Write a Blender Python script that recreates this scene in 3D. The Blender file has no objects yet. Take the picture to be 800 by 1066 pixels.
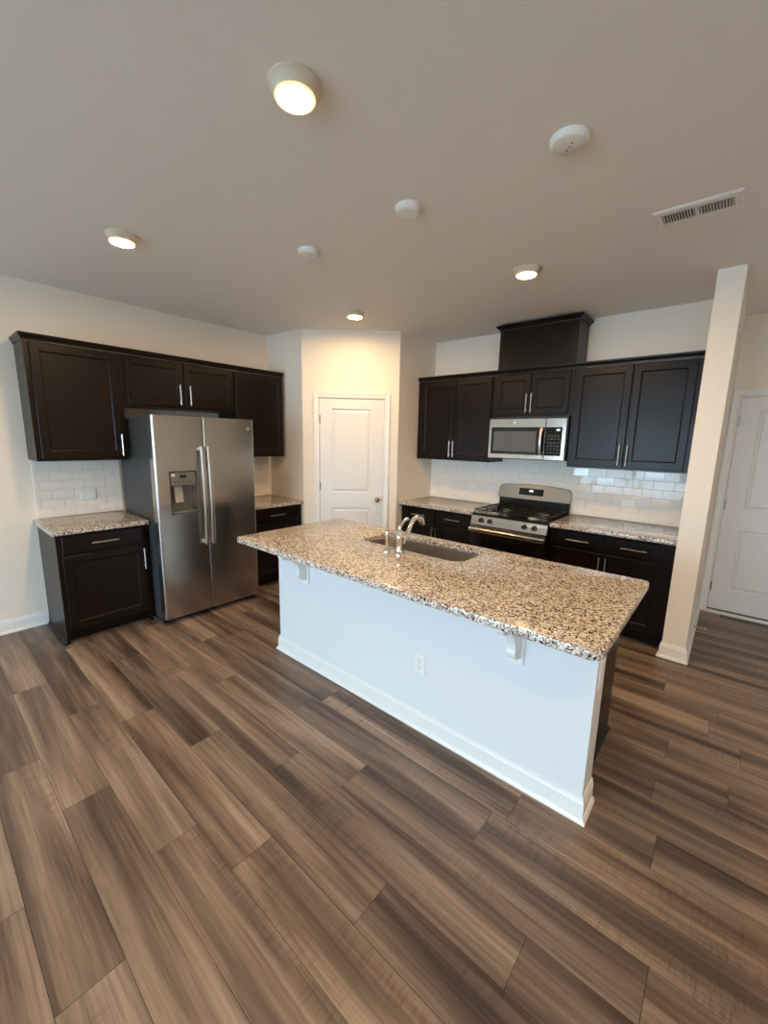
import bpy, bmesh, math, random
from mathutils import Vector, Matrix
random.seed(7)
sc = bpy.context.scene
col = sc.collection
PI = math.pi

# ------------------------------------------------------------------ camera
CAM = Vector((4.3521, -4.3675, 1.6294)); YAW, PITCH, ROLL, FPX = -0.7052, -0.1775, 0.0206, 425.25
f = Vector((math.sin(YAW)*math.cos(PITCH), math.cos(YAW)*math.cos(PITCH), math.sin(PITCH)))
r0 = Vector((math.cos(YAW), -math.sin(YAW), 0)); u0 = r0.cross(f)
r = math.cos(ROLL)*r0 + math.sin(ROLL)*u0; u = -math.sin(ROLL)*r0 + math.cos(ROLL)*u0
cd = bpy.data.cameras.new('camera'); cam = bpy.data.objects.new('camera', cd); col.objects.link(cam)
cam.matrix_world = Matrix(((r.x, u.x, -f.x, CAM.x), (r.y, u.y, -f.y, CAM.y), (r.z, u.z, -f.z, CAM.z), (0, 0, 0, 1)))
cd.sensor_fit = 'HORIZONTAL'; cd.sensor_width = 36; cd.lens = FPX/800*36; cd.clip_start = 0.05
sc.camera = cam

# ------------------------------------------------------------------ world, light, exposure
SKY_COLOR, SKY_STRENGTH = (0.55, 0.79, 1.0, 1), 18.5
LAMP_COLOR, LAMP_STRENGTH = (1.0, 0.66, 0.34, 1), 440.0
EXPOSURE = 0.0
w = bpy.data.worlds.new('world'); sc.world = w; w.use_nodes = True
bg = w.node_tree.nodes['Background']; bg.inputs['Color'].default_value = SKY_COLOR; bg.inputs['Strength'].default_value = SKY_STRENGTH
vs = sc.view_settings
sc.display_settings.display_device = 'sRGB'
vs.view_transform = 'Standard'; vs.look = 'None'; vs.gamma = 1; vs.exposure = EXPOSURE; vs.use_curve_mapping = False
sc.cycles.max_bounces = 10; sc.cycles.diffuse_bounces = 6; sc.cycles.glossy_bounces = 4
sc.cycles.sample_clamp_indirect = 8.0
sc.cycles.use_denoising = True
# openings in the rear wall: (x0, x1, z0, z1)
REAR_Y = -8.6; RIGHT_X = 6.9
OPENINGS = [(0.9, 3.6, 0.06, 2.1), (4.3, 5.2, 0.75, 2.15), (5.45, 6.35, 0.75, 2.15)]
for x0, x1, z0, z1 in OPENINGS:
    ld = bpy.data.lights.new('daylight_portal', 'AREA'); ld.shape = 'RECTANGLE'; ld.size = x1-x0; ld.size_y = z1-z0
    ld.cycles.is_portal = True
    lo = bpy.data.objects.new('daylight_portal', ld); col.objects.link(lo)
    lo.location = ((x0+x1)/2, REAR_Y-0.06, (z0+z1)/2); lo.rotation_euler = (PI/2, 0, 0)      # -Z looks to +Y

# ------------------------------------------------------------------ materials
def mat(name, color, rough=0.5, metal=0.0, spec=0.5, coat=0.0, emis=None, estr=0.0):
    m = bpy.data.materials.new(name); m.use_nodes = True
    b = m.node_tree.nodes['Principled BSDF']
    b.inputs['Base Color'].default_value = (*color, 1); b.inputs['Roughness'].default_value = rough
    b.inputs['Metallic'].default_value = metal; b.inputs['Specular IOR Level'].default_value = spec
    b.inputs['Coat Weight'].default_value = coat; b.inputs['Coat Roughness'].default_value = 0.15
    if emis: b.inputs['Emission Color'].default_value = emis; b.inputs['Emission Strength'].default_value = estr
    return m
def N(m, t, **kw):
    n = m.node_tree.nodes.new(t)
    for k, v in kw.items(): setattr(n, k, v)
    return n
def L(m, a, b): m.node_tree.links.new(a, b)
def bsdf(m): return m.node_tree.nodes['Principled BSDF']
def mapped(m, scale, out='Object'):
    tc = N(m, 'ShaderNodeTexCoord'); mp = N(m, 'ShaderNodeMapping'); mp.inputs['Scale'].default_value = scale
    L(m, tc.outputs[out], mp.inputs['Vector']); return mp.outputs['Vector']
def noise(m, vec, scale=1, detail=4, rough=.5, dist=0):
    n = N(m, 'ShaderNodeTexNoise'); n.inputs['Scale'].default_value = scale; n.inputs['Detail'].default_value = detail
    n.inputs['Roughness'].default_value = rough; n.inputs['Distortion'].default_value = dist
    L(m, vec, n.inputs['Vector']); return n.outputs['Fac']
def ramp(m, fac, stops, interp='LINEAR'):
    n = N(m, 'ShaderNodeValToRGB'); n.color_ramp.interpolation = interp
    el = n.color_ramp.elements
    while len(el) > 1: el.remove(el[-1])
    el[0].position = stops[0][0]; el[0].color = (*stops[0][1], 1)
    for p, c in stops[1:]:
        e = el.new(p); e.color = (*c, 1)
    L(m, fac, n.inputs['Fac']); return n.outputs['Color']
def bump(m, h, strength, dist=0.001):
    n = N(m, 'ShaderNodeBump'); n.inputs['Strength'].default_value = strength; n.inputs['Distance'].default_value = dist
    L(m, h, n.inputs['Height']); L(m, n.outputs['Normal'], bsdf(m).inputs['Normal'])
def mixc(m, fac, a, b, blend='MIX'):
    n = N(m, 'ShaderNodeMix', data_type='RGBA', blend_type=blend)
    if isinstance(fac, (int, float)): n.inputs[0].default_value = fac
    else: L(m, fac, n.inputs[0])
    for s, v in ((6, a), (7, b)):
        if isinstance(v, tuple): n.inputs[s].default_value = (*v, 1)
        else: L(m, v, n.inputs[s])
    return n.outputs[2]

def paint(name, color, rough=.6, tex=0.15, scale=160):
    m = mat(name, color, rough, spec=.3)
    bump(m, noise(m, mapped(m, (scale,)*3), 1, 2), tex, 0.002)
    return m
M_wall = paint('wall_paint', (0.87, 0.79, 0.69))
M_ceil = paint('ceiling_paint', (0.87, 0.83, 0.775), .8, .3, 110)
M_trim = mat('trim_paint', (0.86, 0.84, 0.80), .35)
M_door = mat('door_paint', (0.82, 0.80, 0.77), .4)
M_island = paint('island_paint', (0.78, 0.78, 0.775), .5, .1)
M_plastic = mat('white_plastic', (0.85, 0.84, 0.80), .35)
M_nickel = mat('brushed_nickel', (0.62, 0.59, 0.55), .30, 1)
M_chrome = mat('chrome', (0.85, 0.85, 0.86), .06, 1)
M_dknickel = mat('dark_nickel', (0.30, 0.27, 0.22), .35, 1)
M_black = mat('black_plastic', (0.012, 0.012, 0.013), .35)
M_blackgloss = mat('black_glass', (0.006, 0.006, 0.007), .06)
M_enamel = mat('black_enamel', (0.010, 0.010, 0.011), .18)
M_iron = mat('cast_iron', (0.010, 0.010, 0.010), .6, spec=.25)
M_dark = mat('dark_gap', (0.01, 0.01, 0.01), .9)
M_frside = mat('fridge_side', (0.045, 0.044, 0.044), .45)
bump(M_frside, noise(M_frside, mapped(M_frside, (350,)*3), 1, 2), .25)
M_grout = mat('grout', (0.78, 0.74, 0.68), .85)
M_tile = mat('white_glazed_tile', (0.84, 0.80, 0.74), .03, spec=.5)
M_slot = mat('slot_dark', (0.05, 0.045, 0.04), .6)
M_windowmesh = mat('microwave_window', (0.10, 0.10, 0.105), .12)
M_screen = mat('lit_screen', (0.01, 0.01, 0.01), .2, emis=(0.8, 0.95, 1, 1), estr=2.0)
M_label = mat('white_label', (0.75, 0.75, 0.75), .4)
M_key = mat('key_print', (0.035, 0.038, 0.042), .4)
M_lamp = mat('lamp_diffuser', (0.9, 0.85, 0.8), .5, emis=LAMP_COLOR, estr=LAMP_STRENGTH)
M_ceil2 = mat('fixture_paint', (0.70, 0.62, 0.50), .5)
M_rim = mat('glowing_lens_rim', (0.8, 0.7, 0.5), .5, emis=(1.0, .58, .16, 1), estr=1.6)
M_concrete = mat('concrete', (0.45, 0.44, 0.42), .9)
M_rubber = mat('white_rubber', (0.8, 0.8, 0.78), .6)

def steel(name, streak, base=(0.50, 0.465, 0.425), rough=.24, aniso=.75):
    m = mat(name, base, rough, 1)
    nz = noise(m, mapped(m, streak), 1, 5, .6)
    mr = N(m, 'ShaderNodeMapRange'); L(m, nz, mr.inputs[0])
    mr.inputs[3].default_value = rough-.03; mr.inputs[4].default_value = rough+.05
    L(m, mr.outputs[0], bsdf(m).inputs['Roughness'])
    tg = N(m, 'ShaderNodeTangent', direction_type='RADIAL', axis='Z'); L(m, tg.outputs[0], bsdf(m).inputs['Tangent'])
    bsdf(m).inputs['Anisotropic'].default_value = aniso
    return m
M_steelY = steel('brushed_steel_y', (3, 3, 260))      # streaks run level
M_steelR = steel('brushed_steel_range', (3, 160, 260), (0.50, 0.455, 0.405), .17, .35)
M_sink = steel('sink_steel', (3, 160, 160), (0.42, 0.39, 0.34), .3, 0.0)

def espresso():
    m = mat('espresso_wood', (0.02, 0.012, 0.009), .31, spec=.24)
    nz = noise(m, mapped(m, (40, 40, 3)), 1, 6, .6, .4)
    c = ramp(m, nz, [(.25, (0.0062, 0.0035, 0.0025)), (.75, (0.0100, 0.0055, 0.0039))])
    L(m, c, bsdf(m).inputs['Base Color'])
    bump(m, noise(m, mapped(m, (120, 120, 6)), 1, 3), .02, .0002)
    return m
M_wood = espresso()

def granite():
    m = mat('granite', (.6, .5, .4), .12, spec=.5)
    v = mapped(m, (1, 1, 1))
    wn = N(m, 'ShaderNodeTexNoise'); wn.inputs['Scale'].default_value = 60; wn.inputs['Detail'].default_value = 3
    L(m, v, wn.inputs['Vector'])
    ad = N(m, 'ShaderNodeVectorMath', operation='MULTIPLY_ADD'); L(m, wn.outputs['Color'], ad.inputs[0])
    ad.inputs[1].default_value = (.012, .012, .012); L(m, v, ad.inputs[2])
    def cells(scale):
        vo = N(m, 'ShaderNodeTexVoronoi'); vo.inputs['Scale'].default_value = scale
        L(m, ad.outputs[0], vo.inputs['Vector'])
        s = N(m, 'ShaderNodeSeparateColor'); L(m, vo.outputs['Color'], s.inputs[0]); return s.outputs
    a = cells(115); b = cells(150)
    base = ramp(m, a[0], [(0, (.55, .485, .415)), (.30, (.66, .62, .57)), (.50, (.39, .31, .24)), (.66, (.27, .235, .205)), (.80, (.50, .42, .34)), (.90, (.15, .115, .09))], 'CONSTANT')
    sm = ramp(m, b[0], [(0, (.018, .017, .017)), (.17, (.08, .065, .055)), (.32, (.26, .18, .115)), (.55, (.72, .68, .62))], 'CONSTANT')
    k = N(m, 'ShaderNodeMath', operation='GREATER_THAN'); L(m, b[1], k.inputs[0]); k.inputs[1].default_value = .52
    L(m, mixc(m, k.outputs[0], base, sm), bsdf(m).inputs['Base Color'])
    return m
M_granite = granite()

def planks():
    m = mat('wood_plank', (.2, .13, .09), .38, spec=.4)
    at = N(m, 'ShaderNodeAttribute', attribute_name='plank'); sp = N(m, 'ShaderNodeSeparateColor'); L(m, at.outputs['Color'], sp.inputs[0])
    tc = N(m, 'ShaderNodeTexCoord')
    off = N(m, 'ShaderNodeVectorMath', operation='MULTIPLY_ADD'); L(m, at.outputs['Color'], off.inputs[0])
    off.inputs[1].default_value = (37, 23, 11); L(m, tc.outputs['Object'], off.inputs[2])
    def mp(s):
        n = N(m, 'ShaderNodeMapping'); n.inputs['Scale'].default_value = s; L(m, off.outputs[0], n.inputs['Vector']); return n.outputs[0]
    broad = noise(m, mp((.55, 8.5, 1)), 1, 4, .55, .35)       # long soft bands of heartwood
    grain = noise(m, mp((2.2, 85, 1)), 1, 7, .7, .3)      # fine grain
    c1 = ramp(m, broad, [(.34, (.056, .039, .031)), (.44, (.125, .089, .069)), (.54, (.210, .155, .118)), (.66, (.315, .240, .184))])
    c2 = ramp(m, grain, [(.33, (.60, .58, .56)), (.52, (1, 1, 1)), (.72, (1.16, 1.16, 1.16))])
    c = mixc(m, 1.0, c1, c2, 'MULTIPLY')
    rp = ramp(m, noise(m, mp((52, 7, 1)), 1, 3, .55, 1.2), [(.30, (.66, .64, .62)), (.50, (1, 1, 1)), (.75, (1.08, 1.07, 1.06))])
    msk = ramp(m, noise(m, mp((1.3, 6, 1)), 1, 2), [(.50, (0, 0, 0)), (.66, (1, 1, 1))])
    c = mixc(m, msk, c, mixc(m, 1.0, c, rp, 'MULTIPLY'))
    tone = ramp(m, sp.outputs[0], [(0, (.84, .81, .80)), (.5, (1.05, 1.03, 1.01)), (1, (1.28, 1.23, 1.16))])
    c = mixc(m, 1.0, c, tone, 'MULTIPLY')
    L(m, c, bsdf(m).inputs['Base Color'])
    bump(m, grain, .12, .0006)
    return m
M_floor = planks()

def pane():
    m = bpy.data.materials.new('window_glass'); m.use_nodes = True; nt = m.node_tree; nt.nodes.clear()
    o = N(m, 'ShaderNodeOutputMaterial'); mx = N(m, 'ShaderNodeMixShader'); mx.inputs[0].default_value = .06
    t = N(m, 'ShaderNodeBsdfTransparent'); g = N(m, 'ShaderNodeBsdfGlossy'); g.inputs['Roughness'].default_value = .02
    L(m, t.outputs[0], mx.inputs[1]); L(m, g.outputs[0], mx.inputs[2]); L(m, mx.outputs[0], o.inputs[0]); return m
M_pane = pane()

# ------------------------------------------------------------------ mesh helpers
def W(x, y, z): return (x, y, z)                     # world frame
def FR(u, v, z): return (u, -v, z)                   # against the range wall: u to the right, v out of the wall
def FL(u, v, z): return (v, u, z)                    # against the fridge wall
class MB:
    """collects shapes in a frame F(u, v, z) -> world, builds ONE mesh object"""
    def __init__(s, F=W): s.bm = bmesh.new(); s.F = F
    def v(s, p): return s.bm.verts.new(s.F(*p))
    def face(s, pts):
        try: return s.bm.faces.new([s.v(p) for p in pts])
        except ValueError: return None
    def box(s, u0, u1, v0, v1, z0, z1, bev=0.0, seg=2):
        vs_ = [s.v((a, b, c)) for c in (z0, z1) for a, b in ((u0, v0), (u1, v0), (u1, v1), (u0, v1))]
        fs = [(0, 1, 2, 3), (4, 5, 6, 7), (0, 1, 5, 4), (1, 2, 6, 5), (2, 3, 7, 6), (3, 0, 4, 7)]
        ff = [s.bm.faces.new([vs_[i] for i in q]) for q in fs]
        if bev:
            es = {e for q in ff for e in q.edges}
            bmesh.ops.bevel(s.bm, geom=list(es), offset=bev, segments=seg, affect='EDGES', profile=.5)
        return s
    def loops(s, rings, cap0=True, cap1=True, closed=True):
        """skin a list of rings (each a list of points)"""
        rv = [[s.v(p) for p in ring] for ring in rings]
        n = len(rv[0])
        for a, b in zip(rv, rv[1:]):
            for i in range(n if closed else n-1):
                j = (i+1) % n
                try: s.bm.faces.new((a[i], a[j], b[j], b[i]))
                except ValueError: pass
        if cap0: s.bm.faces.new(list(reversed(rv[0])))
        if cap1: s.bm.faces.new(rv[-1])
        return s
    def lathe(s, c, prof, n=32, axis='z', cap0=True, cap1=True):
        """prof: (radius, height) along the axis"""
        rings = []
        for rad, h in prof:
            ring = []
            for i in range(n):
                a = 2*PI*i/n; p, q = rad*math.cos(a), rad*math.sin(a)
                d = {'z': (p, q, h), 'v': (p, h, q), 'u': (h, p, q)}[axis]
                ring.append((c[0]+d[0], c[1]+d[1], c[2]+d[2]))
            rings.append(ring)
        return s.loops(rings, cap0, cap1)
    def tube(s, pts, rad, n=12, cap=True):
        P = [Vector(p) for p in pts]; rads = rad if isinstance(rad, (list, tuple)) else [rad]*len(P)
        rings = []; up = None
        for i, p in enumerate(P):
            t = (P[min(i+1, len(P)-1)] - P[max(i-1, 0)]).normalized()
            if up is None: up = t.orthogonal().normalized()
            up = (up - t*up.dot(t)).normalized(); sd = t.cross(up)
            rings.append([tuple(p + rads[i]*(math.cos(2*PI*k/n)*up + math.sin(2*PI*k/n)*sd)) for k in range(n)])
        return s.loops(rings, cap, cap)
    def sweep(s, path, prof, z=0.0):
        """sweep a profile of (outward, height) along an open plan path; outward is to the right of travel; mitred corners"""
        P = [Vector((a, b)) for a, b in path]; rings = []
        for i, p in enumerate(P):
            d0 = (P[i]-P[i-1]).normalized() if i else None
            d1 = (P[i+1]-P[i]).normalized() if i < len(P)-1 else None
            nrm = lambda d: Vector((d.y, -d.x))
            if d0 is None: m = nrm(d1)
            elif d1 is None: m = nrm(d0)
            else:
                m = nrm(d0)+nrm(d1); m = m/(m.dot(nrm(d0)))
            rings.append([(p.x+m.x*o, p.y+m.y*o, z+h) for o, h in prof])
        return s.loops(rings)
    def build(s, name, material, parent=None, smooth=False, angle=35):
        bmesh.ops.remove_doubles(s.bm, verts=s.bm.verts, dist=1e-6)
        bmesh.ops.recalc_face_normals(s.bm, faces=s.bm.faces)
        org = world_loc(parent) if parent else Vector((0, 0, 0))
        me = bpy.data.meshes.new(name)
        if parent is None:                                  # a lone mesh stands on its own base point
            vv = [v.co for v in s.bm.verts]
            org = Vector(((min(c.x for c in vv)+max(c.x for c in vv))/2, (min(c.y for c in vv)+max(c.y for c in vv))/2, min(c.z for c in vv)))
        bmesh.ops.translate(s.bm, verts=s.bm.verts, vec=-org)
        if smooth:
            for fc in s.bm.faces: fc.smooth = True
            for e in s.bm.edges:
                if len(e.link_faces) == 2 and e.calc_face_angle(0) > math.radians(angle): e.smooth = False
        s.bm.to_mesh(me); s.bm.free(); me.materials.append(material)
        o = bpy.data.objects.new(name, me); col.objects.link(o)
        if parent: o.parent = parent
        else: o.location = org
        return o
def world_loc(o):
    v = Vector((0, 0, 0))
    while o: v += o.location; o = o.parent
    return v
def tag(o, label, cat, group=None):
    o['label'] = label; o['category'] = cat
    if group: o['group'] = group
    return o
def thing(name, label, cat, loc, group=None):
    o = bpy.data.objects.new(name, None); col.objects.link(o); o.location = loc; o.empty_display_size = .1
    return tag(o, label, cat, group)
def struct(o): o['kind'] = 'structure'; return o
def copy_tree(o, parent=None):
    c = o.copy(); col.objects.link(c)
    if parent: c.parent = parent
    for ch in list(o.children): copy_tree(ch, c)
    return c
def arc(cx, cy, rad, a0, a1, n):
    return [(cx+rad*math.cos(math.radians(a0+(a1-a0)*i/n)), cy+rad*math.sin(math.radians(a0+(a1-a0)*i/n))) for i in range(n+1)]
def rrect(x0, x1, y0, y1, rads, n=6):
    """rounded rectangle, radii for corners (x0y0, x1y0, x1y1, x0y1)"""
    if not isinstance(rads, (list, tuple)): rads = [rads]*4
    a, b, c, d = rads
    return (arc(x0+a, y0+a, a, 180, 270, n)+arc(x1-b, y0+b, b, 270, 360, n)+arc(x1-c, y1-c, c, 0, 90, n)+arc(x0+d, y1-d, d, 90, 180, n))

# ------------------------------------------------------------------ dimensions of the place
H = 2.7775
PA, PS, PB, PC = 0.6385, -1.4323, 1.4133, -0.698       # corner pantry footprint
SX0, SX1, SY, HY = 4.098, 4.248, -0.698, 0.69           # stub wall and hall door wall
UB, UT, CROWN = 1.405, 2.285, 2.333                     # wall cabinets: bottom, top, crown top
UD, BD, CT = 0.331, 0.594, 0.914                        # cabinet depths, counter height

# ------------------------------------------------------------------ room shell
def floor():
    bm = bmesh.new(); lay = bm.loops.layers.float_color.new('plank')
    rw, ln, gap = 0.1795, 1.22, 0.0008; yb = -3.744
    joints = {-2: 1.096, -1: 1.593, 0: 1.876, 1: 2.35, 2: 2.808, 3: 3.131, 4: 3.73, 9: 4.53, 11: 4.575, 8: 4.255, 10: 4.27, -3: 1.875, -4: 2.673}
    k0 = int(math.floor((REAR_Y-yb)/rw))-1; k1 = int(math.ceil((HY-yb)/rw))+1
    rnd = random.Random(5)
    def quad(x0, x1, y0, y1, z, c):
        vv = [bm.verts.new(p) for p in ((x0, y0, z), (x1, y0, z), (x1, y1, z), (x0, y1, z))]
        fc = bm.faces.new(vv)
        for lp in fc.loops: lp[lay] = c
    for k in range(k0, k1):
        off = joints.get(k, rnd.uniform(0, ln)) % ln
        y0, y1 = yb+k*rw, yb+(k+1)*rw
        x = off-ln
        while x < RIGHT_X:
            a, b = max(x, -0.05), min(x+ln, RIGHT_X+.05)
            c = (rnd.random(), rnd.random(), rnd.random(), 1)
            if b > a: quad(a+gap, b-gap, y0+gap, y1-gap, 0, c)
            x += ln
    quad(-.05, RIGHT_X+.05, yb+k0*rw, yb+k1*rw, -0.004, (0, 0, 0, 1))
    me = bpy.data.meshes.new('floor'); bm.to_mesh(me); bm.free(); me.materials.append(M_floor); me.materials.append(M_dark); me.polygons[len(me.polygons)-1].material_index = 1
    o = bpy.data.objects.new('floor', me); col.objects.link(o); struct(o)
floor()
def wallbox(name, x0, x1, y0, y1, m=M_wall, z0=0, z1=H):
    return struct(MB().box(x0, x1, y0, y1, z0, z1).build(name, m))
wallbox('ceiling', -.15, RIGHT_X+.15, REAR_Y-.15, HY+.15, M_ceil, H, H+.1)
wallbox('wall_left', -.12, 0, REAR_Y-.12, HY+.13)
wallbox('wall_range', 0, SX0, 0, .12)
wallbox('wall_stub', SX0, SX1, SY, HY)
wallbox('wall_light_seal', -.15, RIGHT_X+.15, HY+.13, HY+.2)  # unseen backing slab, added to stop sky light leaking in round the doors
wallbox("wall_right", RIGHT_X, RIGHT_X+.12, REAR_Y-.12, HY+.13)
def opening_wall(name, F, u0, u1, v0, v1, holes, m=M_wall):
    """wall slab in frame F with rectangular holes (a, b, z0, z1)"""
    b = MB(F); x = u0
    for a, c, z0, z1 in sorted(holes):
        b.box(x, a, v0, v1, 0, H); b.box(a, c, v0, v1, z1, H)
        if z0 > 0: b.box(a, c, v0, v1, 0, z0)
        x = c
    b.box(x, u1, v0, v1, 0, H)
    return struct(b.build(name, m))
T = Vector((PB-PA, PC-PS, 0)); CHL = T.length; T.normalize(); NRM = Vector((T.y, -T.x, 0))
def FP(s, v, z): p = Vector((PA, PS, 0))+T*s+NRM*v; return (p.x, p.y, z)       # along the angled pantry wall
def FH(u, v, z): return (u, HY-v, z)                                            # on the hall door wall
PD = (0.184, 0.906, 2.062)        # pantry door opening: s0, s1, top
HD = (4.319, 5.135, 2.070)
struct(MB().loops([[(0, PS, z), (PA, PS, z), (PA-.048, PS+.115, z), (0, PS+.115, z)] for z in (0, H)]).build('wall_pantry_left', M_wall))
opening_wall('wall_pantry', FP, 0.0, CHL, -.115, 0, [(PD[0]-.018, PD[1]+.018, 0, PD[2]+.018)])
struct(MB().loops([[(PB, PC, z), (PB, 0, z), (PB-.115, 0, z), (PB-.115, PC+.048, z)] for z in (0, H)]).build('wall_pantry_right', M_wall))
opening_wall('wall_hall', FH, SX1, RIGHT_X, -.115, 0, [(HD[0]-.018, HD[1]+.018, 0, HD[2]+.018)])
def FB(u, v, z): return (u, REAR_Y+v, z)
opening_wall('wall_rear', FB, 0, RIGHT_X, -.12, 0, OPENINGS)
struct(MB().box(-6, 13, -26, REAR_Y-.12, -.16, -.10).build('ground', M_concrete))
for i, (x0, x1, z0, z1) in enumerate(OPENINGS):
    wroot = bpy.data.objects.new('window_%d' % (i+1), None); col.objects.link(wroot); wroot.location = ((x0+x1)/2, REAR_Y, z0); struct(wroot)
    b = MB(FB); e = .001
    b.box(x0+e, x0+.05, -.09, -.02, z0+e, z1-e).box(x1-.05, x1-e, -.09, -.02, z0+e, z1-e).box(x0+.05, x1-.05, -.09, -.02, z0+e, z0+.06).box(x0+.05, x1-.05, -.09, -.02, z1-.06, z1-e)
    if i == 0: b.box((x0+x1)/2-.04, (x0+x1)/2+.04, -.09, -.02, z0+.06, z1-.06)
    else: b.box(x0+.05, x1-.05, -.09, -.02, (z0+z1)/2-.025, (z0+z1)/2+.025)
    b.build('window_frame', M_trim, wroot)
    MB(FB).box(x0+.05, x1-.05, -.058, -.052, z0+.06, z1-.06).build('window_pane', M_pane, wroot)
    MB(FB).box(x0-.07, x0, .0005, .018, z0, z1+.07).box(x1, x1+.07, .0005, .018, z0, z1+.07).box(x0, x1, .0005, .018, z1, z1+.07).box(x0-.07, x1+.07, .0005, .03, z0-.03, z0).build('window_casing', M_trim, wroot)

# baseboards: profile (outward, height)
BASE = [(0.0008, 0), (.026, 0), (.026, .008), (.019, .020), (.013, .022), (.013, .088), (.009, .098), (.007, .112), (.0008, .115)]
def base(name, path): return struct(MB().sweep(path, BASE).build(name, M_trim))
base('baseboard_left', [(0, REAR_Y+.002), (0, -3.716)][::1])
base('baseboard_stub', [(SX0, -.66), (SX0, SY), (SX1, SY), (SX1, HY)][::1])
base('baseboard_pantry', [FP(s, 0, 0)[:2] for s in (0, PD[0]-.07)])
base('baseboard_pantry_side', [FP(s, 0, 0)[:2] for s in (PD[1]+.07, CHL)])
base('baseboard_hall', [(HD[1]+.068, HY), (RIGHT_X, HY)])
base('baseboard_right', [(RIGHT_X, HY), (RIGHT_X, REAR_Y)])

# interior doors ----------------------------------------------------
def panel_door(F, u0, u1, z0, z1, panels, v1=0.0, th=.035):
    """moulded two-panel door slab; panels: (a, b, za, zb)"""
    b = MB(F)
    b.box(u0, u1, v1-th, v1-.012, z0, z1)
    b.loops([[(u0, v1-.012, z0), (u1, v1-.012, z0), (u1, v1-.012, z1), (u0, v1-.012, z1)], [(u0, v1, z0), (u1, v1, z0), (u1, v1, z1), (u0, v1, z1)]], False, False)
    a, c = panels[0][0], panels[0][1]
    q = lambda p0, p1, s0, s1: b.face([(p0, v1, s0), (p1, v1, s0), (p1, v1, s1), (p0, v1, s1)])
    q(u0, a, z0, z1); q(c, u1, z0, z1)
    zz = sorted(panels, key=lambda p: p[2]); z = z0
    for _, _, za, zb in zz:
        q(a, c, z, za); z = zb
        rings = []
        for ins, dv in ((0, 0), (.008, -.0115), (.017, -.0115), (.036, -.001), (.038, -.001)):
            rings.append([(a+ins, v1+dv, za+ins), (c-ins, v1+dv, za+ins), (c-ins, v1+dv, zb-ins), (a+ins, v1+dv, zb-ins)])
        b.loops(rings, False, True)
    q(a, c, z, z1)
    return b
CAS = [(0, .0008), (0, .011), (.010, .014), (.022, .012), (.050, .018), (.062, .018), (.064, .0008)]   # (away from opening, out of wall)
def casing(F, u0, u1, zt, extra=0.0):
    b = MB(F)
    rings = []
    for (u, z, su, sz) in ((u0, 0, -1, 0), (u0, zt, -1, 1), (u1, zt, 1, 1), (u1, 0, 1, 0)):
        rings.append([(u+su*o, h, z+sz*o) for o, h in CAS])
    b.loops(rings)
    # jambs and head lining the opening
    b.box(u0-.017, u0+.0, -.11, .001, 0, zt+.017).box(u1, u1+.017, -.11, .001, 0, zt+.017).box(u0, u1, -.11, .001, zt, zt+.017)
    return b
def hinge(F, u, z, parent):
    b = MB(F); b.lathe((u, .004, z-.045), [(.0055, 0), (.0055, .09)], 10, 'z').box(u-.012, u+.012, -.002, .0015, z-.044, z+.044)
    return b.build('hinge', M_dknickel, parent, True)
def knob(F, u, z, parent):
    b = MB(F); b.lathe((u, .001, z), [(.030, 0), (.031, .004), (.024, .009), (.011, .012), (.011, .028), (.021, .036), (.027, .047), (.026, .058), (.016, .065), (.004, .067)], 24, 'v')
    return b.build('door_knob', M_dknickel, parent, True)
d1 = bpy.data.objects.new('door_1', None); col.objects.link(d1); d1.location = FP((PD[0]+PD[1])/2, 0, 0); struct(d1)
a, c, zt = PD
lf = panel_door(FP, a+.003, c-.003, .012, zt-.003, [(.322, .762, 1.013, 1.946), (.322, .762, .25, .834)]).build('door_leaf', M_door, d1)
casing(FP, a, c, zt).build('door_casing', M_trim, d1)
for z in (1.83, 1.085, .30): hinge(FP, a+.001, z, d1)
knob(FP, .842, .933, d1); MB(FP).box(c-.002, c+.012, .0012, .003, .905, .965).build('strike_plate', M_dknickel, d1)
d2 = bpy.data.objects.new('door_2', None); col.objects.link(d2); d2.location = FH((HD[0]+HD[1])/2, 0, 0); struct(d2)
a, c, zt = HD
panel_door(FH, a+.003, c-.003, .040, zt-.003, [(a+.145, c-.145, 1.045, 1.952), (a+.145, c-.145, .255, .846)]).build('door_leaf', M_door, d2)
casing(FH, a, c, zt).build('door_casing', M_trim, d2)
for z in (1.858, 1.075, .262): hinge(FH, a+.001, z, d2)
knob(FH, c-.07, .93, d2)
MB(FH).loops([[(u_, v_, z_) for v_, z_ in ((-.11, 0), (.02, 0), (.02, .006), (.005, .022), (-.11, .024))] for u_ in (a, c)]).build('door_threshold', M_trim, d2)
MB(FH).box(a+.003, c-.003, -.03, -.012, .0245, .0395).build('door_sweep', M_black, d2)

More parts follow.
